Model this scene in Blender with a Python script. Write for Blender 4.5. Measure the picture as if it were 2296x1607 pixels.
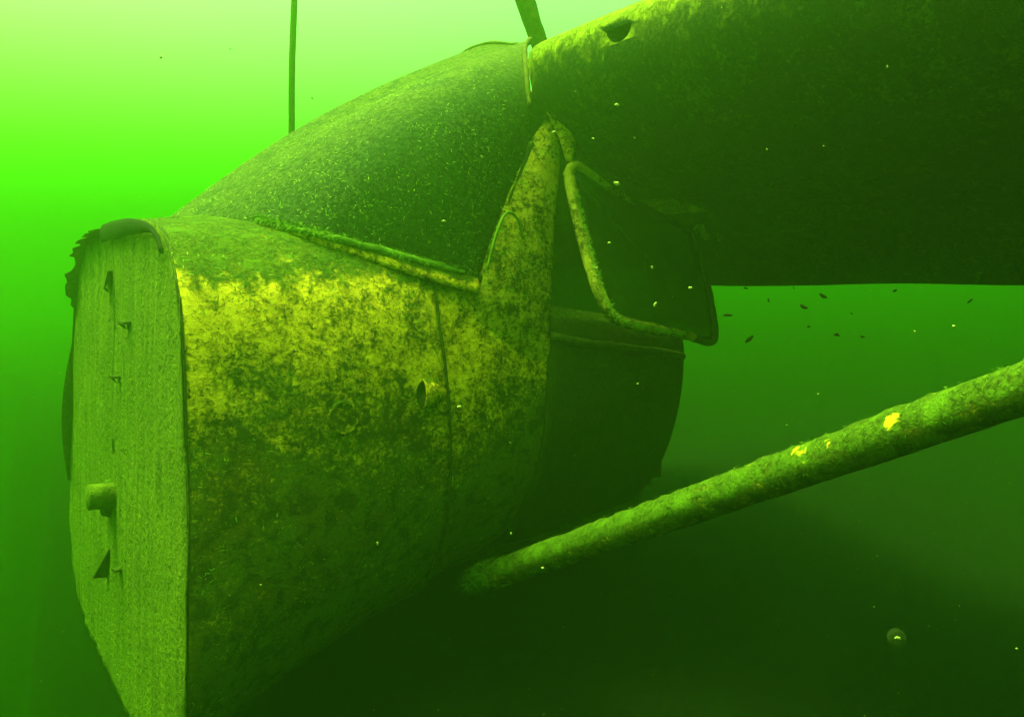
import bpy, bmesh, math, random
from mathutils import Vector, Matrix, noise
random.seed(7)
R = math.radians
scene = bpy.context.scene
for o in list(bpy.data.objects): bpy.data.objects.remove(o)

# ------------------------------------------------------------------ camera
EYE = 1.75                                   # height of the lens above the lake bed datum
PITCH = math.atan(168 / 1813)
cam_d = bpy.data.cameras.new("camera"); cam = bpy.data.objects.new("camera", cam_d)
scene.collection.objects.link(cam); scene.camera = cam
cam.location = (0, 0, EYE); cam.rotation_euler = (math.pi / 2 - PITCH, 0, 0)
cam_d.sensor_width = 36; cam_d.lens = 36 * 1813 / 2296
cam_d.clip_start = 0.02; cam_d.clip_end = 500

# ------------------------------------------------------------------ daylight
SUN_EL, SUN_AZ = R(70), R(283)               # azimuth measured clockwise from +Y
world = bpy.data.worlds.new("World"); scene.world = world; world.use_nodes = True
nt = world.node_tree; bg = nt.nodes["Background"]
sky = nt.nodes.new("ShaderNodeTexSky"); sky.sky_type = 'NISHITA'; sky.sun_disc = False
sky.sun_elevation = SUN_EL; sky.sun_rotation = SUN_AZ
sky.dust_density = 6.0; sky.air_density = 1.0; sky.ozone_density = 0.5
nt.links.new(sky.outputs[0], bg.inputs[0]); bg.inputs[1].default_value = 0.15
sun_d = bpy.data.lights.new("sun", 'SUN'); sun = bpy.data.objects.new("sun", sun_d)
scene.collection.objects.link(sun)
sun_d.energy = 1.5; sun_d.angle = R(16); sun_d.color = (1, .95, .86)
sd = Vector((math.sin(SUN_AZ) * math.cos(SUN_EL), math.cos(SUN_AZ) * math.cos(SUN_EL), math.sin(SUN_EL)))
sun.location = sd * 30; sun.rotation_euler = sd.to_track_quat('Z', 'Y').to_euler()
vs = scene.view_settings
vs.view_transform = 'Standard'; vs.look = 'None'; vs.gamma = 1; vs.use_curve_mapping = False
vs.exposure = 2.8
cy = scene.cycles
cy.max_bounces = 12; cy.diffuse_bounces = 3; cy.volume_bounces = 6; cy.transparent_max_bounces = 16
cy.sample_clamp_indirect = 8; cy.use_denoising = True

# pale scattering; the water itself swallows blue first, then red, and lets green through
WATER_DENSITY = 0.46
WATER_COLOR = (0.070, 0.168, 0.016)
WATER_ABSORB = (0.115, 0.585, 0.0)
WATER_G = .81

# ------------------------------------------------------------------ materials
class NT:
    def __init__(s, name):
        s.m = bpy.data.materials.new(name); s.m.use_nodes = True
        s.t = s.m.node_tree; s.t.nodes.clear()
        s.co = s.n("ShaderNodeTexCoord").outputs['Object']
    def n(s, k, **kw):
        x = s.t.nodes.new(k)
        for a, b in kw.items(): setattr(x, a, b)
        return x
    def l(s, a, b): s.t.links.new(a, b)
    def mapping(s, scale):
        m = s.n("ShaderNodeMapping"); m.inputs['Scale'].default_value = scale; s.l(s.co, m.inputs[0]); return m.outputs[0]
    def noise(s, scale, detail=4, rough=.6, co=None, dist=0):
        x = s.n("ShaderNodeTexNoise"); x.inputs['Scale'].default_value = scale
        x.inputs['Detail'].default_value = detail; x.inputs['Roughness'].default_value = rough
        x.inputs['Distortion'].default_value = dist
        s.l(co if co is not None else s.co, x.inputs['Vector']); return x.outputs[0]
    def ramp(s, v, a, b):
        x = s.n("ShaderNodeMapRange"); x.interpolation_type = 'SMOOTHSTEP'
        x.inputs[1].default_value = a; x.inputs[2].default_value = b
        s.l(v, x.inputs[0]); return x.outputs[0]
    def math(s, op, a, b=None):
        x = s.n("ShaderNodeMath", operation=op)
        for i, v in enumerate((a, b)):
            if v is None: continue
            if isinstance(v, (int, float)): x.inputs[i].default_value = v
            else: s.l(v, x.inputs[i])
        return x.outputs[0]
    def mix(s, f, a, b):
        x = s.n("ShaderNodeMix", data_type='RGBA')
        if isinstance(f, (int, float)): x.inputs[0].default_value = f
        else: s.l(f, x.inputs[0])
        for i, v in ((6, a), (7, b)):
            if isinstance(v, tuple): x.inputs[i].default_value = (*v, 1)
            else: s.l(v, x.inputs[i])
        return x.outputs[2]
    def up(s, a, b):
        g = s.n("ShaderNodeNewGeometry"); sp = s.n("ShaderNodeSeparateXYZ")
        s.l(g.outputs['Normal'], sp.inputs[0]); return s.ramp(sp.outputs[2], a, b)
    def axis(s, i):
        sp = s.n("ShaderNodeSeparateXYZ"); s.l(s.co, sp.inputs[0]); return sp.outputs[i]
    def out(s, col, rough=.85, bump=None, strength=.5, dist=.004, spec=.06):
        p = s.n("ShaderNodeBsdfPrincipled"); p.inputs['Roughness'].default_value = rough
        p.inputs['Specular IOR Level'].default_value = spec
        if isinstance(col, tuple): p.inputs['Base Color'].default_value = (*col, 1)
        else: s.l(col, p.inputs['Base Color'])
        if bump is not None:
            b = s.n("ShaderNodeBump"); b.inputs['Strength'].default_value = strength; b.inputs['Distance'].default_value = dist
            s.l(bump, b.inputs['Height']); s.l(b.outputs[0], p.inputs['Normal'])
        o = s.n("ShaderNodeOutputMaterial"); s.l(p.outputs[0], o.inputs[0]); s.p = p; s.o = o
        return s.m

PAINT = (.95, .66, .02); OLIVE = (.105, .14, .008); DARK = (.040, .045, .004); MAT = (.075, .130, .004); BROWN = (.125, .105, .006)

def m_skin(name, thr=.5, mat_a=.45, mat_b=.85, paint=PAINT, band=0.0, brown=None, olive=None, mat=None, soft=.10, blend=(.25, .85), bare=()):
    BROWN_, OLIVE_, MAT_ = brown or BROWN, olive or OLIVE, mat or MAT
    s = NT(name)
    big = s.noise(5.5, 3, .55, dist=.6); mid = s.noise(30, 5, .7, dist=.5); fin = s.noise(130, 5, .75, dist=.5); grit = s.noise(420, 3, .7)
    # algae cover: broad patches broken up by a fine speckle
    cover = s.math('ADD', s.math('MULTIPLY', big, .50), s.math('MULTIPLY', mid, .55))
    cover = s.math('ADD', cover, s.math('MULTIPLY', fin, .80))
    if band:         # more film lower down: partly brown algae, partly the side's shade painted in
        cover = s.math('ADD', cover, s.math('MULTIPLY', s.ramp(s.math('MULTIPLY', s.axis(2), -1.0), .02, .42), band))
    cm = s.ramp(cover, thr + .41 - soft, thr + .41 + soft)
    film = s.mix(s.ramp(s.noise(9, 5, .7), .40, .62), OLIVE_, BROWN_)
    film = s.mix(s.ramp(mid, .47, .62), film, DARK)
    film = s.mix(s.math('MULTIPLY', s.ramp(fin, .45, .68), .7), film, DARK)
    film = s.mix(s.ramp(grit, .58, .74), film, (.20, .22, .02))
    base = s.mix(s.ramp(s.noise(60, 5, .75), .38, .70), paint, tuple(c * .62 for c in paint))
    c = s.mix(cm, base, film)
    # settled silt and filament mat on what faces up; on the wing it paints in light
    up = s.up(mat_a, mat_b)
    upm = s.math('MULTIPLY', s.ramp(s.math('ADD', up, s.math('MULTIPLY', s.math('SUBTRACT', mid, .5), 2.2)), *blend), .95)
    matc = s.mix(s.ramp(s.noise(150, 5, .75), .42, .64), MAT_, tuple(v * .36 for v in MAT_))
    matc = s.mix(s.ramp(s.noise(25, 5, .7), .48, .66), matc, tuple(v * 1.5 for v in MAT_))
    c = s.mix(upm, c, matc)
    for pt, rad in bare:      # spots rubbed back to the paint
        d = s.n("ShaderNodeVectorMath", operation='DISTANCE'); s.l(s.co, d.inputs[0]); d.inputs[1].default_value = pt
        near = s.math('SUBTRACT', 1.0, s.math('DIVIDE', d.outputs['Value'], rad))
        c = s.mix(s.ramp(s.math('ADD', near, s.math('MULTIPLY', s.math('SUBTRACT', mid, .5), 3.2)), .35, .75), c, PAINT)
    h = s.math('ADD', s.math('MULTIPLY', fin, 1.0), s.math('MULTIPLY', grit, .4))
    h = s.math('ADD', h, s.math('MULTIPLY', cm, .35)); h = s.math('ADD', h, s.math('MULTIPLY', mid, .9))
    return s.out(c, .8, h, .9, .007)

M = {}
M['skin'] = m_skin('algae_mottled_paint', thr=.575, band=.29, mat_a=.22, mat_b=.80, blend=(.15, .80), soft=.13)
M['post'] = m_skin('algae_covered_post', thr=.545, paint=(.60, .47, .025))
M['frame'] = m_skin('algae_covered_frame', thr=.56, paint=(.50, .44, .035))
M['strut'] = m_skin('algae_covered_strut', thr=.37, mat_a=-.75, mat_b=.25, mat=(.085, .15, .005), bare=(((.588, -1.185, -.185), .024), ((.588, -1.222, -.166), .020), ((.590, -1.298, -.128), .018)))
GREENISH = dict(brown=(.022, .046, .003), olive=(.016, .038, .003))
M['wing'] = m_skin('algae_covered_wing', thr=.44, mat_a=-.55, mat_b=.62, paint=(.12, .15, .010), mat=(.27, .32, .010), blend=(.15, .95), **GREENISH)  # pale mat by face angle paints the lit leading edge over a dark underside
M['dim'] = m_skin('shade_toned_algae_metal', thr=.36, mat_a=.6, mat_b=.95, paint=(.06, .085, .007), **GREENISH)  # darker skin copy: paints in the shade on tub, door and rear rail

def m_firewall():
    s = NT('streaked_firewall')
    st = s.noise(1, 5, .65, co=s.mapping((40, 40, 5.0)))
    st2 = s.noise(1, 4, .6, co=s.mapping((150, 150, 50)))
    sp = s.noise(95, 4, .7)
    c = s.mix(s.ramp(st, .30, .72), (.16, .20, .010), (.070, .105, .006))
    c = s.mix(s.ramp(st2, .58, .72), c, (.075, .11, .007))
    c = s.mix(s.ramp(s.noise(7, 4, .7), .45, .7), c, (.095, .135, .007))
    c = s.mix(s.ramp(sp, .56, .66), c, (.045, .06, .006))
    h = s.math('ADD', s.math('MULTIPLY', st2, 1.0), s.math('MULTIPLY', sp, 1.6))
    return s.out(c, .9, h, .9, .008)
M['firewall'] = m_firewall()

def m_glass():
    s = NT('algae_filmed_glass')
    big = s.noise(3.2, 3, .5); fin = s.noise(120, 4, .75); mid = s.noise(22, 4, .7)
    up = s.up(.55, 1.0)
    c = s.mix(s.ramp(fin, .45, .7), (.019, .036, .003), (.046, .078, .005))
    c = s.mix(s.math('MULTIPLY', up, s.ramp(mid, .30, .62)), c, (.105, .135, .006))
    # film thins out in patches and towards the smooth upper right corner, as grown there
    a = s.axis(0)
    c = s.mix(s.ramp(s.math('ADD', a, s.math('MULTIPLY', big, .3)), .76, .92), c, (.085, .105, .008))
    s.out(c, .8, fin, .6, .004, .1)
    tr = s.n("ShaderNodeBsdfTransparent"); tr.inputs[0].default_value = (.75, .8, .6, 1)
    tl = s.n("ShaderNodeBsdfTranslucent"); s.l(c, tl.inputs[0])
    m1 = s.n("ShaderNodeMixShader"); m1.inputs[0].default_value = .10; s.l(s.p.outputs[0], m1.inputs[1]); s.l(tl.outputs[0], m1.inputs[2])
    m2 = s.n("ShaderNodeMixShader"); s.l(m1.outputs[0], m2.inputs[1]); s.l(tr.outputs[0], m2.inputs[2])
    f = s.math('MULTIPLY', s.ramp(fin, .58, .40), .35)
    s.l(f, m2.inputs[0]); s.l(m2.outputs[0], s.o.inputs[0])
    return s.m
M['glass'] = m_glass()

def m_pane():
    s = NT('clouded_window_pane')
    c = s.mix(s.ramp(s.noise(40, 4, .7), .45, .75), (.018, .045, .004), (.035, .080, .007))
    s.out(c, .30, s.noise(150, 3, .7), .3, .002, .4)
    tr = s.n("ShaderNodeBsdfTransparent"); tr.inputs[0].default_value = (.6, .7, .5, 1)
    m2 = s.n("ShaderNodeMixShader"); m2.inputs[0].default_value = .22
    s.l(s.p.outputs[0], m2.inputs[1]); s.l(tr.outputs[0], m2.inputs[2]); s.l(m2.outputs[0], s.o.inputs[0])
    return s.m
M['pane'] = m_pane()

def m_plain(name, a, b, scale=60, rough=.9):
    s = NT(name); f = s.noise(scale, 5, .7)
    return s.out(s.mix(s.ramp(f, .38, .68), a, b), rough, f, .6, .004)
M['weed'] = m_plain('filament_algae', (.12, .22, .012), (.06, .12, .006), 30)
M['pale_weed'] = m_plain('pale_filament_algae', (.34, .48, .04), (.16, .27, .02), 40)
M['dark_metal'] = m_plain('dark_fouled_metal', (.025, .035, .004), (.055, .07, .007), 80)
M['rubber'] = m_plain('black_rubber', (.006, .009, .001), (.014, .020, .002), 60)
M['interior'] = m_plain('dark_cabin_interior', (.03, .035, .006), (.06, .065, .01), 25)
M['rope'] = m_plain('fouled_rope', (.05, .065, .008), (.09, .11, .012), 120)
M['rust'] = m_plain('fouled_pipe', (.07, .075, .008), (.13, .13, .015), 50)
M['silt'] = m_plain('lake_silt', (.004, .008, .001), (.006, .011, .0015), 45)
M['concrete'] = m_plain('fouled_concrete', (.10, .11, .025), (.16, .17, .04), 30)
M['fleck_dark'] = m_plain('dark_debris', (.012, .016, .003), (.03, .035, .006), 200)
M['fleck_light'] = m_plain('pale_debris', (.40, .42, .08), (.28, .30, .05), 200)
def m_glassy_blob():
    s = NT('clear_blob'); s.out((.25, .35, .08), .4)
    tr = s.n("ShaderNodeBsdfTransparent"); m2 = s.n("ShaderNodeMixShader"); m2.inputs[0].default_value = .975
    s.l(s.p.outputs[0], m2.inputs[1]); s.l(tr.outputs[0], m2.inputs[2]); s.l(m2.outputs[0], s.o.inputs[0]); return s.m
M['glassy_blob'] = m_glassy_blob()

# ------------------------------------------------------------------ helpers
def link(o, parent=None):
    scene.collection.objects.link(o); o.parent = parent; return o
def mesh_obj(name, verts, faces, mat, parent=None, smooth=True):
    me = bpy.data.meshes.new(name); me.from_pydata([tuple(v) for v in verts], [], faces); me.validate()
    if smooth: me.polygons.foreach_set('use_smooth', [True] * len(me.polygons))
    me.materials.append(mat); me.update()
    return link(bpy.data.objects.new(name, me), parent)
def tag(o, label, cat=None, group=None, kind=None):
    o['label'] = label
    if cat: o['category'] = cat
    if group: o['group'] = group
    if kind: o['kind'] = kind
    return o
def empty(name, loc=(0, 0, 0), rot=(0, 0, 0), parent=None):
    o = bpy.data.objects.new(name, None); o.location = loc; o.rotation_euler = rot; o.empty_display_size = .1
    return link(o, parent)
def cat(pts, n):
    """Catmull-Rom through pts, resampled to n points by chord length."""
    P = [Vector(p) for p in pts]; P = [P[0] * 2 - P[1]] + P + [P[-1] * 2 - P[-2]]
    out = []
    for i in range(1, len(P) - 2):
        a, b, c, d = P[i - 1:i + 3]
        for k in range(24):
            t = k / 24
            out.append(.5 * ((2 * b) + (c - a) * t + (2 * a - 5 * b + 4 * c - d) * t * t + (3 * b - a - 3 * c + d) * t ** 3))
    out.append(P[-2])
    L = [0]
    for i in range(1, len(out)): L.append(L[-1] + (out[i] - out[i - 1]).length)
    res, j = [], 0
    for i in range(n):
        s = L[-1] * i / (n - 1)
        while j < len(L) - 2 and L[j + 1] < s: j += 1
        f = (s - L[j]) / max(L[j + 1] - L[j], 1e-9)
        res.append(out[j].lerp(out[j + 1], min(max(f, 0), 1)))
    return res
def grid_faces(nu, nv, off=0, flip=False):
    f = []
    for i in range(nu - 1):
        for j in range(nv - 1):
            q = (off + i * nv + j, off + i * nv + j + 1, off + (i + 1) * nv + j + 1, off + (i + 1) * nv + j)
            f.append(q[::-1] if flip else q)
    return f
def sheet(name, rows, mat, parent, thick=.0, smooth=True):
    """rows: list of equal-length point rows; thick gives the sheet a real back face and rim."""
    nu, nv = len(rows), len(rows[0])
    v = [Vector(p) for r in rows for p in r]
    if not thick: return mesh_obj(name, v, grid_faces(nu, nv), mat, parent, smooth)
    def g(i, j): return v[min(max(i, 0), nu - 1) * nv + min(max(j, 0), nv - 1)]
    back = []
    for i in range(nu):
        for j in range(nv):
            nrm = (g(i + 1, j) - g(i - 1, j)).cross(g(i, j + 1) - g(i, j - 1))
            back.append(v[i * nv + j] + (nrm.normalized() if nrm.length > 1e-12 else Vector((0, 0, 1))) * thick)
    f = grid_faces(nu, nv) + grid_faces(nu, nv, nu * nv, True); N = nu * nv
    for j in range(nv - 1):
        f.append((j, N + j, N + j + 1, j + 1)); k = (nu - 1) * nv
        f.append((k + j, k + j + 1, N + k + j + 1, N + k + j))
    for i in range(nu - 1):
        f.append((i * nv, (i + 1) * nv, N + (i + 1) * nv, N + i * nv)); k = nv - 1
        f.append((i * nv + k, N + i * nv + k, N + (i + 1) * nv + k, (i + 1) * nv + k))
    return mesh_obj(name, v + back, f, mat, parent, smooth)
def tube(name, pts, rad, mat, parent=None, seg=14, rough=0, scale2=1.0, cap=True, nfreq=40, up=Vector((0, 0, 1))):
    """rad: number or f(t) ; scale2 flattens it along the second axis."""
    v, f = [], []; n = len(pts); pts = [Vector(p) for p in pts]
    for i, p in enumerate(pts):
        d = (pts[min(i + 1, n - 1)] - pts[max(i - 1, 0)]).normalized()
        x = d.cross(up)
        if x.length < 1e-3: x = d.cross(Vector((1, 0, 0)))
        x.normalize(); y = x.cross(d).normalized(); r = rad(i / (n - 1)) if callable(rad) else rad
        for k in range(seg):
            a = 2 * math.pi * k / seg
            q = p + x * math.cos(a) * r + y * math.sin(a) * r * scale2
            if rough: q += (q - p).normalized() * rough * noise.fractal(q * nfreq, 1, 2, 4) * (0.35 + .65 * max(0, math.sin(a)))
            v.append(q)
    for i in range(n - 1):
        for k in range(seg):
            f.append((i * seg + k, i * seg + (k + 1) % seg, (i + 1) * seg + (k + 1) % seg, (i + 1) * seg + k))
    if cap: f += [tuple(range(seg))[::-1], tuple((n - 1) * seg + k for k in range(seg))]
    return mesh_obj(name, v, f, mat, parent)
def box(name, c, s, mat, parent=None, rot=None, bevel=.0):
    bm = bmesh.new(); bmesh.ops.create_cube(bm, size=1)
    for v in bm.verts: v.co = Vector((v.co.x * s[0], v.co.y * s[1], v.co.z * s[2]))
    if bevel: bmesh.ops.bevel(bm, geom=bm.edges[:], offset=bevel, segments=2, affect='EDGES')
    if rot: bmesh.ops.transform(bm, matrix=rot.to_4x4(), verts=bm.verts[:])
    bmesh.ops.translate(bm, vec=c, verts=bm.verts[:])
    me = bpy.data.meshes.new(name); bm.to_mesh(me); bm.free(); me.materials.append(mat)
    return link(bpy.data.objects.new(name, me), parent)
def boolean_cut(obj, cutter):
    md = obj.modifiers.new("cut", 'BOOLEAN'); md.operation = 'DIFFERENCE'; md.object = cutter; md.solver = 'EXACT'; md.material_mode = 'TRANSFER'
    bpy.context.view_layer.update()
    dg = bpy.context.evaluated_depsgraph_get(); me = bpy.data.meshes.new_from_object(obj.evaluated_get(dg))
    obj.modifiers.clear(); obj.data = me
    bpy.data.objects.remove(cutter)
def tufts(name, rows, mat, parent, count, length, width, accept, lift=.3, seed=1, curl=1.0):
    """Short bent algae filaments rooted on the sheet given by rows (joined: nobody could count them)."""
    rnd = random.Random(seed); nu, nv = len(rows), len(rows[0]); v, f = [], []
    tries = 0
    while tries < count:
        tries += 1
        u, w = rnd.random() * (nu - 1.001), rnd.random() * (nv - 1.001); i, j = int(u), int(w); a, b = u - i, w - j
        p00, p10, p01, p11 = (Vector(rows[i][j]), Vector(rows[i + 1][j]), Vector(rows[i][j + 1]), Vector(rows[i + 1][j + 1]))
        p = p00.lerp(p10, a).lerp(p01.lerp(p11, a), b)
        n = (p10 - p00).cross(p01 - p00)
        if n.length < 1e-10: continue
        n.normalize()
        if rnd.random() > accept(u / (nu - 1), w / (nv - 1), p, n): continue
        t = Vector((rnd.gauss(0, 1), rnd.gauss(0, 1), rnd.gauss(0, .7))); t -= n * t.dot(n); t.normalize()
        L = length * rnd.uniform(.5, 1.5); W = width * rnd.uniform(.6, 1.4); d = (t + n * lift * rnd.uniform(.3, 1.6)).normalized()
        side = d.cross(n).normalized() * W * .5; q = p - n * .0005; k0 = len(v)
        bend = (n.cross(t) * rnd.uniform(-1, 1) + n * rnd.uniform(-.6, .3)) * curl
        for sgm in range(4):
            tt = sgm / 3; ww = 1 - .6 * tt
            v += [q + side * ww, q - side * ww]; d = (d + bend * .35).normalized(); q = q + d * L / 3
        for sgm in range(3):
            k = k0 + sgm * 2; f.append((k, k + 1, k + 3, k + 2))
    o = mesh_obj(name, v, f, mat, parent); o['kind'] = 'stuff'; return o

# ------------------------------------------------------------------ setting
BED = -1.6
def bed_height(x, y):
    u, w = (x + .797) * .809 + (y - 1.64) * .588, -(x + .797) * .588 + (y - 1.64) * .809     # aft of the firewall, and across
    t = min(max((u + .16 + .05 * math.sin(w * 3)) / .42, 0), 1); t = t * t * (3 - 2 * t)                  # a shelf under the wreck, falling off ahead of its nose
    k = min(max((u - .1) / .6, 0), 1)
    shelf = EYE - .83 + .13 * k * math.exp(-(w / .5) ** 2) - .05 * min(max(x, 0), 1.5) + .085 * max(0, u - 1)
    return min(BED + (shelf - BED) * t, EYE + 1.2)
def lake_bed():          # silty slope, its shelf raised to darken the lower right, with the heap of silt that carries the belly
    n = 150; S = 23.5; v = []
    for i in range(n):
        for j in range(n):
            p, q = (i / (n - 1) - .5) * 2, (j / (n - 1) - .5) * 2
            x, y = (p * .10 + p ** 3 * .90) * S - .2, (q * .10 + q ** 3 * .90) * S + 2
            v.append((x, y, bed_height(x, y) + noise.fractal(Vector((x * .5, y * .5, 3)), 1, 2, 5) * .022))
    o = mesh_obj('lake_bed', v, grid_faces(n, n, 0, True), M['silt']); tag(o, 'dark silty lake bed lost in green water', kind='structure')
lake_bed()

# ------------------------------------------------------------------ the airplane wreck
# aircraft axes: x aft of the firewall, y to starboard (away from the lens), z up from eye level
ROOT = empty('airplane_wreck', (-.797, 1.64, EYE), (0, R(3), R(36)))
tag(ROOT, 'sunken high-wing airplane wreck without engine, covered in green algae', 'airplane')

SEC = {   # half outlines of the fuselage, top centre round the port side to the keel
 0.00: [(0, .118), (-.19, .112), (-.36, .089), (-.44, .042), (-.498, -.044), (-.543, -.24), (-.578, -.50), (-.568, -.65), (-.49, -.77), (-.27, -.815), (0, -.82)],
 0.12: [(0, .140), (-.19, .132), (-.36, .102), (-.445, .046), (-.503, -.044), (-.545, -.24), (-.560, -.46), (-.530, -.60), (-.44, -.72), (-.25, -.785), (0, -.80)],
 0.34: [(0, .140), (-.19, .132), (-.37, .110), (-.455, .064), (-.508, -.030), (-.540, -.20), (-.535, -.38), (-.490, -.51), (-.39, -.63), (-.22, -.70), (0, -.73)],
 0.53: [(0, .110), (-.19, .105), (-.38, .085), (-.470, .050), (-.512, -.020), (-.538, -.18), (-.525, -.34), (-.470, -.46), (-.37, -.57), (-.21, -.65), (0, -.68)],
 0.72: [(0, .060), (-.19, .050), (-.38, .020), (-.475, -.010), (-.515, -.060), (-.532, -.18), (-.515, -.32), (-.455, -.43), (-.35, -.54), (-.20, -.62), (0, -.65)],
 1.25: [(0, .000), (-.19, -.010), (-.37, -.040), (-.460, -.060), (-.485, -.100), (-.480, -.20), (-.450, -.32), (-.395, -.42), (-.30, -.51), (-.17, -.58), (0, -.60)],
}
def outline(a, n=70, grow=0.0):
    ks = sorted(SEC); a_ = min(max(a, ks[0]), ks[-1])
    for k0, k1 in zip(ks, ks[1:]):
        if k0 <= a_ <= k1: break
    t = (a_ - k0) / (k1 - k0)
    pts = [Vector((0, p[0] + (q[0] - p[0]) * t, p[1] + (q[1] - p[1]) * t)) for p, q in zip(SEC[k0], SEC[k1])]
    half = cat(pts, n)
    ring = half + [Vector((0, -p.y, p.z)) for p in half[-2:0:-1]]
    N = len(ring); out = []
    for i, p in enumerate(ring):
        d = ring[(i + 1) % N] - ring[i - 1]; nr = Vector((0, d.z, -d.y)).normalized()
        out.append(Vector((a, p.y, p.z)) - nr * grow if nr.dot(Vector((0, p.y, p.z + .3))) < 0 else Vector((a, p.y, p.z)) + nr * grow)
    return out
def dents(p, s=1.0):
    return noise.fractal(p * 5, 1, 2, 3) * .0035 * s
def skin(name, a0, a1, n, mat, grow, keep=None, lip=0.0):
    rows = []
    for i in range(n):
        a = a0 + (a1 - a0) * i / (n - 1); r = outline(a, 70, grow)
        r = [p + Vector((0, p.y, 0)).normalized() * dents(p) if abs(p.y) > .01 else p for p in r]
        r.append(r[0].copy()); rows.append(r if keep is None else r[keep[0]:keep[1]])
    return rows

# nose panel ahead of the seam, and the panel behind it (lapped under by 4 mm)
SEAM = .435
def seam_shift(p): return Vector(((-.30 * min(0, p.z + .05)) * .32 + .008, 0, 0))     # the seam leans aft towards the keel
rows = skin('', 0.0, SEAM, 42, None, .004)
for i, r in enumerate(rows):
    w = (i / 41) ** 2
    for p in r: p += seam_shift(p) * w
NOSE_ROWS = rows
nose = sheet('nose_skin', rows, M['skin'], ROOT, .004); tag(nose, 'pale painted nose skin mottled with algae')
rows = skin('', SEAM - .03, .70, 28, None, 0.0)
for i, r in enumerate(rows):
    w = 1 - i / 27
    for p in r: p += seam_shift(p) * w
AFT_ROWS = rows
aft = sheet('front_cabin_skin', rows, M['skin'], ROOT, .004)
tube('seam_bead', [p + Vector((.001, -.0015, 0)) for p in NOSE_ROWS[-1][10:62]], .0025, M['dark_metal'], nose, 8, .002, nfreq=90)
# tub under the door, from the sill down and round to the other side
j0 = 22; NR = len(rows[0]); rows = skin('', .70, 1.24, 34, None, -.002, (j0, NR - j0))
for i, r in enumerate(rows):
    t = max(0, (i / 33 - .70) / .30)
    for p in r: p.y *= 1 - .22 * t * t; p.z += -.02 * t * t
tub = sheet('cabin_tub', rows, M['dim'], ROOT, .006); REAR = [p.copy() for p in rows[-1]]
# torn bulkhead behind the cabin
r = [p * 1 for p in rows[-1]]; c = Vector((1.232, 0, -.35)); brows = []
for k in range(8):
    t = k / 7; brows.append([c.lerp(Vector((1.232, p.y * .985, p.z)), t) for p in r])
sheet('rear_bulkhead', brows, M['interior'], ROOT, .004)

# firewall, a disc of rings just behind the front edge
def firewall():
    o0 = outline(0, 70, .0045); c = Vector((-.003, 0, -.33)); rws = []
    for k in range(26):
        t = k / 25; rr = []
        for p in o0:
            q = c.lerp(Vector((-.003, p.y, p.z)), t)
            q.x += noise.fractal(Vector((q.y * 9, q.z * 5, 2)), 1, 2, 3) * .004 + (.004 * math.sin(q.y * 42) ** 8)
            rr.append(q)
        rr.append(rr[0].copy()); rws.append(rr)
    fw = sheet('firewall', rws, M['firewall'], ROOT, -.002); tag(fw, 'flat streaky firewall facing forward, engine gone')
    return fw
FW = firewall()
# torn lip of the cowling left standing round the firewall
def cowl_lip():
    o0 = outline(0, 220, .004); N = len(o0); rnd = random.Random(3)
    def depth(p, i):
        y, z = p.y, p.z
        if z > -.06:
            d = .006 if y < .06 else (.010 if y < .10 else .034)
            if y > .10: d += .010 * noise.noise(Vector((y * 45, 3, 1))) - .012 * (math.floor(y * 22) % 2)
        elif y > 0: d = .012 + .018 * max(0, math.sin((-z - .15) * 8.5)) if z > -.52 else .001
        else: d = .004
        return d
    rws = []
    ds = [depth(p, i) for i, p in enumerate(o0)]
    for k in range(4):
        rr = []
        for i, p in enumerate(o0):
            d = ds[i] * k / 3; q = Vector((-d + .002, p.y, p.z)); q.z -= d * .30 * (1 if p.z > 0 else 0); rr.append(q)
        rr.append(rr[0].copy()); rws.append(rr)
    o = sheet('cowl_lip', rws, M['dark_metal'], ROOT, -.003); tag(o, 'dark torn rim of cowling round the firewall')
cowl_lip()
def rim_band():      # dark seal strip pressed on the top of the firewall, ending in a clean cut
    o0 = outline(0, 220, .0035); inn = outline(0, 220, -.05); rws = []
    idx = [i for i in range(len(o0)) if o0[i].z > -.05 and -.44 < o0[i].y < .095]
    idx.sort(key=lambda i: o0[i].y)
    for i in idx:
        p, q = o0[i], inn[i]; w = min(1, max(.06, (p.y + .44) / .28)) * (.62 + .12 * noise.noise(Vector((p.y * 9, 0, 5)))); rws.append([Vector((-.012 - .004 * math.sin(k * .8), p.y + (q.y - p.y) * w * k / 4, p.z + (q.z - p.z) * w * k / 4)) for k in range(5)])
    o = sheet('rim_seal', rws, M['rubber'], FW, .003); tag(o, 'dark seal strip along the top of the firewall')
rim_band()
# fittings left on the firewall: brackets, a pipe stub, a gusset and a bent tab
def bracket(y, z, w=.022, d=.016, h=.004, m='dark_metal'):
    v = [(0, -w / 2, 0), (0, w / 2, 0), (-d, w / 2, -.002), (-d * .7, -w / 2, -.002), (0, -w / 2, h), (0, w / 2, h), (-d, w / 2, h * .6), (-d * .7, -w / 2, h * .6),
         (0, w * .1, -h * 3), (0, w / 2, -h * 3), (-.003, w / 2, -h * 3), (-.003, w * .1, -h * 3)]
    f = [(0, 1, 2, 3), (7, 6, 5, 4), (3, 2, 6, 7), (0, 3, 7, 4), (1, 5, 6, 2), (8, 9, 1, 0), (11, 10, 9, 8), (10, 11, 3, 2)]
    o = mesh_obj('bracket', [(.008 + a, b + y, c + z) for a, b, c in v], f, M[m], FW, False); o.location.x = -.012; return o
for y, z, w in ((-.14, -.075, .040), (-.055, -.185, .022), (-.095, -.56, .018)):
    bracket(y, z, w)
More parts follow.
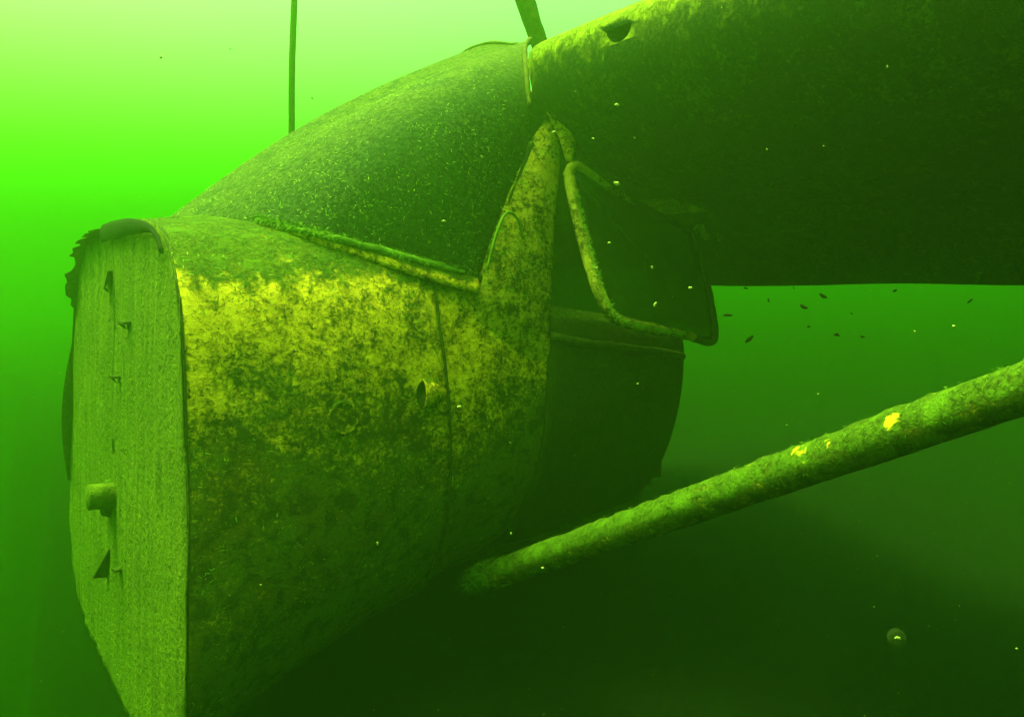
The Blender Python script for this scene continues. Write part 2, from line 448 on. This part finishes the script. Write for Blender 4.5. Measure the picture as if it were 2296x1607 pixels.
tab = mesh_obj('bent_tab', [(.006, .105, .018), (.006, .03, .028), (-.016, .012, .024), (-.022, .018, -.012), (-.012, .03, -.018), (-.020, .042, -.010), (-.010, .085, .004),
        (.008, .105, .015), (.008, .03, .025), (-.013, .015, .021), (-.019, .021, -.009), (-.009, .033, -.015), (-.017, .045, -.007), (-.007, .088, .007)],
        [(0, 1, 2, 3, 4, 5, 6), (13, 12, 11, 10, 9, 8, 7)] + [(i, i + 7, (i + 1) % 7 + 7, (i + 1) % 7) for i in range(7)], M['dark_metal'], FW, False)
pipe = empty('pipe_stub', (0, 0, 0), parent=FW)
tube('pipe', [(.008, -.01, -.43), (-.03, -.01, -.43), (-.050, -.01, -.43), (-.053, -.01, -.43)], lambda t: .026 if t < .9 else .023, M['firewall'], pipe, 20)
tube('pipe_flange', [(.012, .03, -.445), (-.008, .03, -.445), (-.020, .03, -.445)], lambda t: .044 - .010 * t, M['dim'], pipe, 22)
mesh_obj('gusset', [(.008, .03, -.53), (.008, .05, -.62), (-.032, .045, -.615), (.008, .036, -.53), (.008, .056, -.62), (-.032, .051, -.615)],
         [(0, 1, 2), (5, 4, 3), (0, 3, 4, 1), (1, 4, 5, 2), (2, 5, 3, 0)], M['dark_metal'], FW, False)

# openings and small fittings in the nose skin -------------------------------------------------
def surf_point(rows_, a, z):      # nearest point of the port side to (a, z), with outward normal
    best, bi, bj = 9, 0, 0
    for i in range(1, len(rows_) - 1):
        for j in range(12, 66):
            p = rows_[i][j]; d = (p.x - a) ** 2 + (p.z - z) ** 2
            if d < best: best, bi, bj = d, i, j
    p = rows_[bi][bj]; n = (rows_[bi + 1][bj] - rows_[bi - 1][bj]).cross(rows_[bi][bj + 1] - rows_[bi][bj - 1]).normalized()
    if n.y > 0: n = -n
    return p.copy(), n
def frame(n):
    x = Vector((1, 0, 0)); x -= n * x.dot(n); x.normalize(); z = x.cross(n)
    if z.z < 0: z = -z
    return x, z
def vent_scoop():
    p, n = surf_point(NOSE_ROWS, .405, -.178); x, z = frame(n); e = empty('air_scoop', parent=nose)
    rws = []
    for i in range(9):                     # a half-round hood open towards the nose
        t = i / 8; rr = []
        for k in range(13):
            ang = math.pi * k / 12; rad = .025 * (1 - t ** 2 * .75) * (1 + .10 * noise.noise(Vector((k * .6, t * 3, 1))))
            rr.append(p + x * (-.006 + .050 * t) + z * math.cos(ang) * rad * 1.15 + n * (math.sin(ang) * rad * .72 - .002))
        rws.append(rr)
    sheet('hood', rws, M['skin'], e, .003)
    v = [p + x * (-.004 + .015 * math.cos(a)) + z * .023 * math.sin(a) + n * .0035 for a in [2 * math.pi * k / 20 for k in range(20)]]
    v2 = [q - n * .003 for q in v]
    mesh_obj('inlet_mouth', v + v2, [tuple(range(20))] + [(k, (k + 1) % 20, 20 + (k + 1) % 20, 20 + k) for k in range(20)], M['dark_metal'], e)
vent_scoop()
def round_patch():
    p, n = surf_point(NOSE_ROWS, .250, -.215); x, z = frame(n); rws = []
    for i in range(8):
        r_ = [.0, .012, .020, .0225, .025, .027, .0285, .0290][i]; h = [.004, .004, .0035, .0065, .0075, .006, .003, -.002][i]
        rws.append([p + x * math.cos(a) * r_ + z * math.sin(a) * r_ * 1.05 + n * (h - .003) for a in [2 * math.pi * k / 40 for k in range(41)]])
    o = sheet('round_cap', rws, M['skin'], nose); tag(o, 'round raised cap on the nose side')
round_patch()

# windshield -------------------------------------------------------------------------------
base_p = [(.535, -.505, .030), (.43, -.484, .050), (.335, -.456, .070), (.232, -.408, .092), (.155, -.30, .114), (.105, -.15, .128), (.090, 0, .130)]
top_p = [(.684, -.458, .325), (.680, -.450, .400), (.700, -.405, .485), (.755, -.325, .560), (.850, -.215, .622), (.915, -.10, .650), (.880, .02, .672)]
base_p += [(a, -y, z) for a, y, z in base_p[-2::-1]]
top_p += [(.855, .12, .655), (.80, .26, .575), (.755, .36, .495), (.712, .435, .400), (.690, .452, .330)]
NB = 121; B = cat(base_p, NB); T = cat(top_p, NB)
def glass_rows(n=50, off=0):
    rws = []
    for i in range(n):
        t = i / (n - 1); rr = []
        for k in range(NB):
            p = B[k].lerp(T[k], t); s = abs(2 * k / (NB - 1) - 1)
            bulge = math.sin(math.pi * t) * (.034 * (1 - s ** 6) + .17 * s ** 2 * (1 - s * s) * (1 - .35 * t))
            out = Vector((-.55, (p.y) * .9, .62)); out.normalize()
            q = p + out * bulge
            rr.append(q + out * off)
        rws.append(rr)
    return rws
G = glass_rows()
ws = sheet('windshield', G, M['glass'], ROOT, -.005); tag(ws, 'curved windshield furred with pale algae')
def acc_glass(u, w, p, n):        # u: base->top, w: port->starboard
    if w > .62: return 0
    right = 1 - min(1, max(0, (p.x - .52) / .16))
    c = .12 + .9 * max(0, noise.noise(p * 8) + .25) * (.4 + max(0, noise.noise(p * 40) + .3) * 1.4)
    return min(1, c) * right * (1 - .55 * max(0, u - .75) / .25)
tufts('algae_filaments', G, M['pale_weed'], ws, 52000, .0060, .0013, acc_glass, .22, 4, 1.4)
# bead along the port edge of the glass, and the thick top rim
tube('edge_bead', [Vector((p[0].x, p[0].y - .006, p[0].z)) for p in G[::2]], .005, M['dim'], ws, 8, .002)
tube('top_rim', [G[-1][k] + Vector((.002, 0, .002)) for k in range(6, NB - 6)], .0055, M['rust'], ws, 8, .003)
# retainer strip along the foot of the glass, and the weed that hangs on it
def on_skin_strip(k0, k1, d0, d1, lift):
    rws = []
    for k in range(k0, k1):
        b = B[k]; tan = (B[min(k + 1, NB - 1)] - B[max(k - 1, 0)]).normalized(); nrm = Vector((-.15, b.y * 1.4, .75)).normalized()
        dn = tan.cross(nrm).normalized()
        if dn.y > 0: dn = -dn
        tp = min(1, (k1 - k) / 22); rws.append([b + dn * (d0 + (d1 - d0) * tp * j / 5) - nrm * (.10 * (j / 5) ** 2 * (d1)) + nrm * (lift * (1 if j < 4 else (.6 if j == 4 else -.4))) for j in range(6)])
    return rws
S1 = on_skin_strip(0, 30, -.004, .026, .005)
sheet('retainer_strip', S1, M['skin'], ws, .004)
tube('seal_weed', [B[k] + Vector((-.004, -.004, .012)) for k in range(2, 30)], lambda t: .006 * (.55 + .6 * math.sin(math.pi * min(1, t * 1.02)) ** .6), M['weed'], ws, 12, .004, nfreq=70)
tufts('seal_filaments', [[B[k] + Vector((-.006, -.010 + .010 * j, .014 + .008 * (1 - abs(j - 1)))) for j in range(3)] for k in range(3, 34)], M['weed'], ws, 2600, .012, .0016, lambda u, w, p, n: 1, .8, 9, 1.5)

# deck fur on the top of the nose
def acc_top(u, w, p, n):
    return (1 if p.z > .03 else max(0, 1 + (p.z - .03) / .10) * .5) * (.2 + .8 * max(0, noise.noise(p * 12) + .4)) if p.y < .25 else 0
tufts('nose_filaments', [r[:34] for r in NOSE_ROWS], M['weed'], nose, 15000, .008, .0016, acc_top, .25, 6, 1.2)
def acc_side(u, w, p, n): return .5 * max(0, noise.noise(p * 14) + .15) if p.z < .05 else 0
tufts('side_filaments', [r[14:62] for r in NOSE_ROWS], M['pale_weed'], nose, 9000, .006, .0013, acc_side, .22, 16, 1.2)
tufts('cabin_side_filaments', [r[14:62] for r in AFT_ROWS], M['pale_weed'], aft, 5000, .006, .0013, acc_side, .22, 18, 1.2)

# door post --------------------------------------------------------------------------------
def door_post(side):
    Lp = [(.520, -.508, -.055), (.532, -.507, .020), (.560, -.498, .10), (.612, -.480, .20), (.655, -.465, .275), (.686, -.455, .330), (.718, -.448, .372), (.735, -.446, .410)]
    Rp = [(.735, -.522, -.160), (.705, -.518, -.070), (.712, -.508, .020), (.722, -.495, .12), (.735, -.482, .21), (.748, -.470, .28), (.752, -.460, .335), (.756, -.452, .395)]
    A, Bp = cat(Lp, 40), cat(Rp, 40); rws = []
    for i in range(40):
        rr = []
        for j in range(17):
            t = j / 16; q = A[i].lerp(Bp[i], t); b = math.sin(math.pi * t) ** .7 * (.018 * (1 - .3 * i / 39))
            if i < 6: b *= .2 + .8 * i / 6
            q += Vector((-.12, -1, 0)).normalized() * (b + .006) + Vector((0, dents(q * 2, .8), 0))
            rr.append(Vector((q.x, q.y * side, q.z)))
        rws.append(rr)
    o = sheet('door_post', rws, M['post'], ROOT, .010 * side); return o, rws
post, PR = door_post(1); tag(post, 'broad algae-covered door post beside the windshield')
door_post(-1)
tufts('post_filaments', PR, M['pale_weed'], post, 3500, .007, .0014, lambda u, w, p, n: .7 * max(0, noise.noise(p * 15) + .3), .3, 12, 1.4)
tube('loose_wire', cat([(.540, -.530, .055), (.560, -.528, .125), (.585, -.522, .165), (.612, -.520, .158), (.628, -.522, .120)], 24), .0028, M['weed'], post, 8)

# door below the sill and its top-hinged window swung outward -------------------------------
def door():
    d = empty('door', parent=ROOT); rws = []
    for i in range(26):
        a = .694 + (1.185 - .694) * i / 25; r = outline(a, 70, .008)
        seg = r[24:58]; e = abs(2 * i / 25 - 1)
        z0 = seg[0].z; zc = (seg[0].z + seg[-1].z) / 2
        k = 1 - max(0, (e - .9) / .1) ** 2 * .14; tt = max(0, ((a - .70) / .54 - .70) / .30); ky = 1 - .22 * tt * tt
        rws.append([Vector((p.x, p.y * ky, zc + (p.z - zc) * k)) for p in seg])
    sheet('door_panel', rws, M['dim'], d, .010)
    tube('door_sill', cat([(.705, -.528, -.070), (.80, -.535, -.082), (.95, -.533, -.094), (1.06, -.520, -.104), (1.13, -.495, -.112)], 30), .009, M['dark_metal'], d, 10, .003)
    return d
DOOR = door()
tag(DOOR, 'door below the sill, algae-covered and coloured dark as in shade')
def window():
    w = empty('door_window', parent=DOOR)
    c = [(.752, -.500, .262), (.758, -.530, .170), (.762, -.572, .070), (.772, -.598, .010), (.800, -.612, -.028), (.90, -.612, -.045), (1.02, -.606, -.060), (1.095, -.602, -.072), (1.118, -.596, -.055),
         (1.122, -.575, .02), (1.128, -.535, .110), (1.130, -.505, .168), (1.118, -.498, .182), (1.02, -.500, .204), (.88, -.500, .242), (.79, -.500, .276), (.765, -.500, .282), (.752, -.500, .262)]
    C = cat(c, 150)
    f1 = tube('front_rail', C[-24:-1] + C[:66], lambda t: .0120 - .003 * max(0, t - .8) / .2 - .003 * max(0, .2 - t) / .2, M['frame'], w, 14, .002); tag(f1, 'rounded front rail of the window furred with algae')
    tufts('rail_filaments', [[p + Vector((.0 + .006 * j - .006, -.0125, .0)) for j in range(3)] for p in C[4:60]], M['pale_weed'], f1, 900, .007, .0014, lambda u, q, p, n: 1, .4, 31)
    tube('rear_rail', C[64:-22], .0095, M['dim'], w, 12, .002)  # shaded copy of the frame colour, set against the bright front rail
    cen = sum(C[:-1], Vector()) / (len(C) - 1); rws = []
    for k in range(7):
        rws.append([cen.lerp(p, .001 + .999 * k / 6) for p in C])
    sheet('window_pane', rws, M['pane'], w, .003)
window()
# rear door post and the roof of the cabin, mostly lost in the dark
for s in (1,):
    tube('rear_post', cat([(1.16, .44 * s, -.14), (1.15, .44 * s, .05), (1.13, .43 * s, .25), (1.11, .42 * s, .53)], 14), .014, M['dark_metal'], ROOT, 10, .004)
rws = []
for i in range(22):
    t = i / 21; rr = []
    for j in range(34):
        y = -.46 + 1.36 * j / 33; a0 = .98 + .012 * math.sin(j * 1.7) + max(0, y - .40) * .9
        a = a0 + (1.70 - a0) * t; tt = max(0, (a - .98) / .72)
        rr.append(Vector((a, y, .545 - .03 * tt - .375 * tt ** 1.9 - .02 * (y / .46) ** 2 * (1 - tt))))
    rws.append(rr)
sheet('cabin_roof', rws, M['wing'], ROOT, .012)
sheet('rear_side_window', [[Vector((1.14 + .60 * i / 8, .46 - .05 * i / 8, -.22 + .50 * j / 6)) for j in range(7)] for i in range(9)], M['pane'], ROOT, .004)
sheet('streak_strip', [[Vector((1.135 + .10 * i / 9, -.50 - .012 * j / 3, .172 + .006 * math.sin(i * 1.1) + .004 * j - .008 * (i / 9) ** 2 + (.012 if i < 3 else 0))) for j in range(4)] for i in range(10)], M['frame'], ROOT, .003)  # added pale strip, stands in for the bright streak by the flap gap
box('instrument_panel', (.60, 0, -.06), (.03, .80, .16), M['interior'], ROOT, bevel=.008)
box('cabin_floor', (.90, 0, -.54), (.62, .70, .02), M['interior'], ROOT, bevel=.004)
def seat(y):
    s = empty('seat', parent=ROOT)
    box('seat_cushion', (1.02, y, -.40), (.36, .38, .10), M['interior'], s, bevel=.03)
    box('seat_back', (1.17, y, -.26), (.08, .36, .30), M['interior'], s, Matrix.Rotation(R(8), 3, 'Y'), .03)
    box('seat_frame', (1.02, y, -.49), (.28, .28, .10), M['dark_metal'], s, bevel=.01)
seat(-.22); seat(.22)

# port wing: nose rounded, flap drooped -----------------------------------------------------
def wing_loop(y):
    # (a, z) round the section: trailing edge of the fixed part, along the underside, nose, upper side back
    low = [(1.30, .235), (1.15, .252), (1.0, .272), (.90, .292), (.80, .325), (.73, .366), (.694, .408), (.678, .450), (.674, .488)]
    top = [(.684, .512), (.71, .530), (.77, .562), (.87, .594), (1.0, .612), (1.15, .600), (1.30, .560), (1.42, .505), (1.46, .470)]
    close = [(1.42, .38), (1.36, .275), (1.30, .235)]
    return [Vector((p.x, 0, p.z)) for p in cat([(a, 0, z) for a, z in low + top + close], 90)]
def wing():
    w = empty('wing', parent=ROOT); tag(w, 'algae-covered wing overhanging the right side')
    ns = 64; rws = []; L0 = wing_loop(0)
    for i in range(ns):
        y = -.455 - 4.6 * (i / (ns - 1)) ** 1.8; rr = []
        for q in L0:
            p = Vector((q.x, y, q.z + .012 * (-y - .45)))
            p.z += noise.fractal(p * 4, 1, 2, 3) * .005
            if i == 0: p.y += .012 * noise.noise(p * 30)
            rr.append(p)
        rws.append(rr)
    n = len(L0); v = [p for r in rws for p in r]; f = []
    for i in range(ns - 1):
        for j in range(n - 1): f.append((i * n + j, i * n + j + 1, (i + 1) * n + j + 1, (i + 1) * n + j))
    bm = bmesh.new()
    bv = [bm.verts.new(p) for p in v]
    for q in f: bm.faces.new([bv[k] for k in q])
    bm.faces.new([bv[k] for k in range(n)][::-1]); bm.faces.new([bv[(ns - 1) * n + k] for k in range(n)])
    bmesh.ops.remove_doubles(bm, verts=bm.verts[:], dist=1e-5); bmesh.ops.recalc_face_normals(bm, faces=bm.faces[:])
    me = bpy.data.meshes.new('wing_skin'); bm.to_mesh(me); bm.free()
    me.polygons.foreach_set('use_smooth', [len(p.vertices) < 6 for p in me.polygons]); me.materials.append(M['wing'])
    o = link(bpy.data.objects.new('wing_skin', me), w)
    # air inlet cut into the leading edge: flat on top, half-round below
    cy_, cz_ = -.715, .486; pts = [(cy_ + .032 * math.cos(a), cz_ + .026 * math.sin(a)) for a in [-math.pi * k / 14 for k in range(15)]]
    N = len(pts); vv = [(.55, y, z) for y, z in pts] + [(.76, y, z) for y, z in pts]
    ff = [tuple(range(N)), tuple(range(2 * N - 1, N - 1, -1))] + [(k, N + k, N + (k + 1) % N, (k + 1) % N) for k in range(N)]
    bmc = bmesh.new(); cv = [bmc.verts.new(p) for p in vv]
    for q in ff: bmc.faces.new([cv[k] for k in q])
    bmesh.ops.recalc_face_normals(bmc, faces=bmc.faces[:]); mec = bpy.data.meshes.new('cut'); bmc.to_mesh(mec); bmc.free()
    mec.materials.append(M['dark_metal'])
    boolean_cut(o, link(bpy.data.objects.new('cut', mec), ROOT))
    # flap drooped behind the fixed part
    rws = []
    for i in range(40):
        y = .12 - 3.1 * (i / 39) ** 1.4; rr = []
        sec = [(1.325, .225), (1.35, .265), (1.40, .285), (1.47, .260), (1.56, .195), (1.64, .120), (1.70, .058), (1.695, .052), (1.60, .092), (1.50, .138), (1.40, .180), (1.345, .202), (1.325, .225)]
        for q in cat([(a, 0, z) for a, z in sec], 44): rr.append(Vector((q.x, y, q.z + .031 + .010 * max(0, -y - .45) + (.002 + .008 * max(0, q.x - 1.5) / .2) * noise.noise(Vector((y * 2.3, q.x * 3, 0))))))
        rws.append(rr)
    fl = sheet('flap', rws, M['wing'], w); 
    # torn fairing strip at the root of the leading edge
    A = cat([(.690, -.452, .430), (.712, -.470, .385), (.735, -.485, .335), (.752, -.492, .290)], 18)
    C2 = cat([(.700, -.458, .445), (.735, -.485, .395), (.765, -.500, .340), (.760, -.500, .285)], 18)
    sheet('torn_fairing', [[A[i].lerp(C2[i], t / 4) + Vector((0, -.006 * math.sin(t * .9), 0)) for t in range(5)] for i in range(18)], M['post'], w, .003)
    return w
wing()

# wing strut ---------------------------------------------------------------------------------
SA, SB = Vector((.595, -.455, -.575)), Vector((.657, -2.45, .446))
def strut():
    s = empty('wing_strut', parent=ROOT); tag(s, 'long slanting wing strut with yellow bare spots')
    pts = [SA.lerp(SB, i / 320) for i in range(321)]
    o = tube('strut_tube', pts, lambda t: .0318, M['strut'], s, 32, .0034, .86, nfreq=38)
    tube('strut_cuff', [SA.lerp(SB, t) for t in (-.012, .0, .012, .02)], lambda t: .034, M['dim'], s, 18, .006, .9)
    x = (SB - SA).normalized(); yv = x.cross(Vector((0, 0, 1))).normalized(); zv = yv.cross(x)
    rr = [[p + yv * .0345 * math.cos(a) + zv * .031 * math.sin(a) for a in [math.pi * (-.15 + 1.3 * k / 10) for k in range(11)]] for p in pts]
    tufts('strut_filaments', rr, M['weed'], s, 14000, .0035, .0012, lambda u, w, p, n: .15 + .9 * max(0, noise.noise(p * 14)), .12, 21, 1.0)
    tufts('end_weed', rr[:14], M['weed'], s, 900, .011, .0015, lambda u, w, p, n: 1, .5, 23, 1.2)
strut()

# ------------------------------------------------------------------ lines, supports, drifting things
def world_pt(a, y, z): 
    bpy.context.view_layer.update(); return ROOT.matrix_world @ Vector((a, y, z))
p0 = world_pt(.586, .62, .50)
rope_pts = cat([(p0.x - .05, p0.y + .1, BED), (p0.x - .02, p0.y + .03, 1.2), (p0.x, p0.y, p0.z), (p0.x + .024, p0.y, p0.z + .5), (p0.x + .07, p0.y, EYE + 1.8)], 60)
rope = tube('mooring_rope', rope_pts, .0098, M['rope'], None, 10, .0025, nfreq=60)
tag(rope, 'thin rope rising upright behind the windshield', 'rope')
pole = tube('leaning_pole', [world_pt(1.10 - .051 * t, 0, .60 + .094 * t) for t in [8 * i / 40 for i in range(41)]], lambda t: .020 + .024 * t, M['rust'], None, 18, .005, nfreq=20)
tag(pole, 'thick dark leaning pole above the wing root', 'pole')
def px_point(px, py, d):             # a point d metres off in the direction seen at (px, py) of the 2296 px wide picture
    x, u = (px - 1148) / 1813, -(py - 803.5) / 1813; c, s = math.cos(PITCH), math.sin(PITCH)
    return Vector((x, c + u * s, -s + u * c)) * d + Vector((0, 0, EYE))
def spindle(name, loc, L, w, ang, mat, tilt=0):
    v, f = [], []; n = 9; sg = 8; c = random.uniform(-.15, .15)
    for i in range(n):
        t = i / (n - 1); r = w * (math.sin(math.pi * min(1, .04 + t * .93)) ** .75) * random.uniform(.85, 1.15)
        for k in range(sg):
            a = 2 * math.pi * k / sg; v.append(((t - .5) * L, r * math.cos(a) * .6, r * math.sin(a) + c * L * math.sin(math.pi * t)))
    for i in range(n - 1):
        for k in range(sg): f.append((i * sg + k, i * sg + (k + 1) % sg, (i + 1) * sg + (k + 1) % sg, (i + 1) * sg + k))
    f += [tuple(range(sg))[::-1], tuple((n - 1) * sg + k for k in range(sg))]
    o = mesh_obj(name, v, f, mat); o.location = loc; o.rotation_euler = (tilt, ang, random.uniform(-.5, .5)); return o
DARKF = [(1632, 707, 22, 0), (1724, 673, 11, 70), (1803, 687, 19, 25), (1846, 663, 20, 30), (2006, 651, 12, -20), (1876, 752, 15, 8), (1934, 754, 12, 10), (1813, 733, 9, 10), (1910, 702, 9, 40), (1672, 647, 11, 12), (1780, 645, 8, 60), (1680, 760, 24, -45), (2175, 675, 15, -40), (699, 221, 7, 80)]
FLAKE = {(1632, 707): 'plump dark flake drifting nearest to the swung-out window', (1680, 760): 'thin slanted dark sliver drifting lowest below the wing', (2175, 675): 'dark flake drifting farthest right below the wing',
         (2006, 651): 'dark flake drifting alone just under the wing edge'}
for px, py, L, an in DARKF:
    d = random.uniform(1.15, 1.5); o = spindle('drifting_flake', px_point(px, py, d), L / 1813 * d, L / 1813 * d * random.uniform(.15, .24), R(an), M['fleck_dark'])
    if px < 1000: tag(o, 'lone tiny dark flake drifting right of the rope', 'debris')
    elif (px, py) in FLAKE: tag(o, FLAKE[px, py], 'debris', 'dark flakes adrift')
    else: tag(o, 'tiny dark flake among the loose cluster drifting below the wing', 'debris', 'dark flakes adrift')
LIGHTF = [(1383, 237, 15, 15), (1383, 412, 20, 20), (1366, 545, 9, 0), (1462, 600, 11, 60), (1338, 600, 9, -30), (1470, 683, 16, -60), (847, 1218, 12, 80), (1146, 1196, 9, 80), (995, 496, 14, 0), (1080, 352, 10, 60), (2052, 744, 10, 40), (1835, 884, 9, 10), (585, 1310, 8, 20), (1242, 297, 14, -10), (1330, 310, 9, 10), (1030, 912, 14, 0), (1548, 645, 12, 0), (1640, 250, 6, 0), (1720, 335, 8, 60), (1290, 205, 7, 30), (1960, 1360, 5, 0), (1660, 1075, 6, 30), (1430, 860, 7, 0), (1990, 150, 9, 90)]
for px, py, L, an in LIGHTF:
    d = random.uniform(.95, 1.25); o = spindle('drifting_particle', px_point(px, py, d), L / 1813 * d * .8, L / 1813 * d * random.uniform(.16, .26), R(an), M['fleck_light'])
    where = ('in front of the dark wing underside' if px > 1240 and py < 500 else 'in front of the swung-out window pane' if 1300 < px < 1560 and py < 720 else
             'in front of the windshield or door post' if px < 1300 and py < 520 else 'in front of the mottled nose side' if px < 1240 else 'in open water beside the strut')
    tag(o, 'tiny pale particle adrift ' + where, 'particle', 'pale particles adrift ' + where)
def suspended():      # fine matter hanging in the water between the lens and the wreck: nobody could count it
    rnd = random.Random(77); v, f = [], []
    for _ in range(1500):
        c = Vector((rnd.uniform(-1.3, 1.7), rnd.uniform(.45, 2.4), EYE + rnd.uniform(-.85, .95))); r_ = .00035 + .0009 * rnd.random() ** 3; k = len(v); st = rnd.uniform(1, 2.4)
        a = Vector((rnd.gauss(0, 1), rnd.gauss(0, 1), rnd.gauss(0, 1))).normalized(); b = a.orthogonal().normalized(); d = a.cross(b)
        v += [c + a * r_ * st, c - a * r_ * st, c + b * r_, c - b * r_, c + d * r_, c - d * r_]
        f += [(k + i, k + j, k + m) for i, j, m in ((0, 2, 4), (0, 4, 3), (0, 3, 5), (0, 5, 2), (1, 4, 2), (1, 3, 4), (1, 5, 3), (1, 2, 5))]
    tag(mesh_obj('suspended_matter', v, f, M['fleck_light']), 'fine pale specks hanging all through the water', kind='stuff')
suspended()
def glassy_blob():  # bright fleck inside a faint ring, built as a clear dome and core
    c = px_point(2010, 1430, .9); e = empty('small_blob', c); tag(e, 'small round see-through blob with bright core at lower right', 'blob')
    e.rotation_euler = (R(70), 0, 0); rws = []
    for i in range(10):
        t = i / 9; r_ = .0105 * math.sin(t * math.pi / 2); z = .005 * math.cos(t * math.pi / 2)
        rws.append([(r_ * math.cos(a), r_ * math.sin(a), z) for a in [2 * math.pi * k / 28 for k in range(29)]])
    sheet('dome', rws, M['glassy_blob'], e, .0006)
    tube('core', [(-.003, 0, .002), (-.001, .001, .003), (.002, 0, .003), (.0035, -.001, .002)], lambda t: .0011 * (.6 + math.sin(math.pi * t)), M['fleck_light'], e, 8)
glassy_blob()

# ------------------------------------------------------------------ the water
def water():
    W, lo, hi = 24, BED - 1.2, EYE + 1.9
    bm = bmesh.new(); bmesh.ops.create_cube(bm, size=1)
    for v in bm.verts: v.co = Vector((v.co.x * 2 * W, v.co.y * 2 * W + 2, (v.co.z + .5) * (hi - lo) + lo))
    me = bpy.data.meshes.new('haze'); bm.to_mesh(me); bm.free()
    o = link(bpy.data.objects.new('haze', me)); tag(o, 'thick green lake water', kind='stuff')
    m = bpy.data.materials.new('green_water'); m.use_nodes = True; t = m.node_tree; t.nodes.clear()
    pv = t.nodes.new("ShaderNodeVolumePrincipled"); oo = t.nodes.new("ShaderNodeOutputMaterial")
    pv.inputs['Color'].default_value = (*WATER_COLOR, 1); pv.inputs['Density'].default_value = WATER_DENSITY
    pv.inputs['Anisotropy'].default_value = WATER_G; pv.inputs['Absorption Color'].default_value = (*WATER_ABSORB, 1)
    t.links.new(pv.outputs[0], oo.inputs['Volume']); me.materials.append(m)
water()
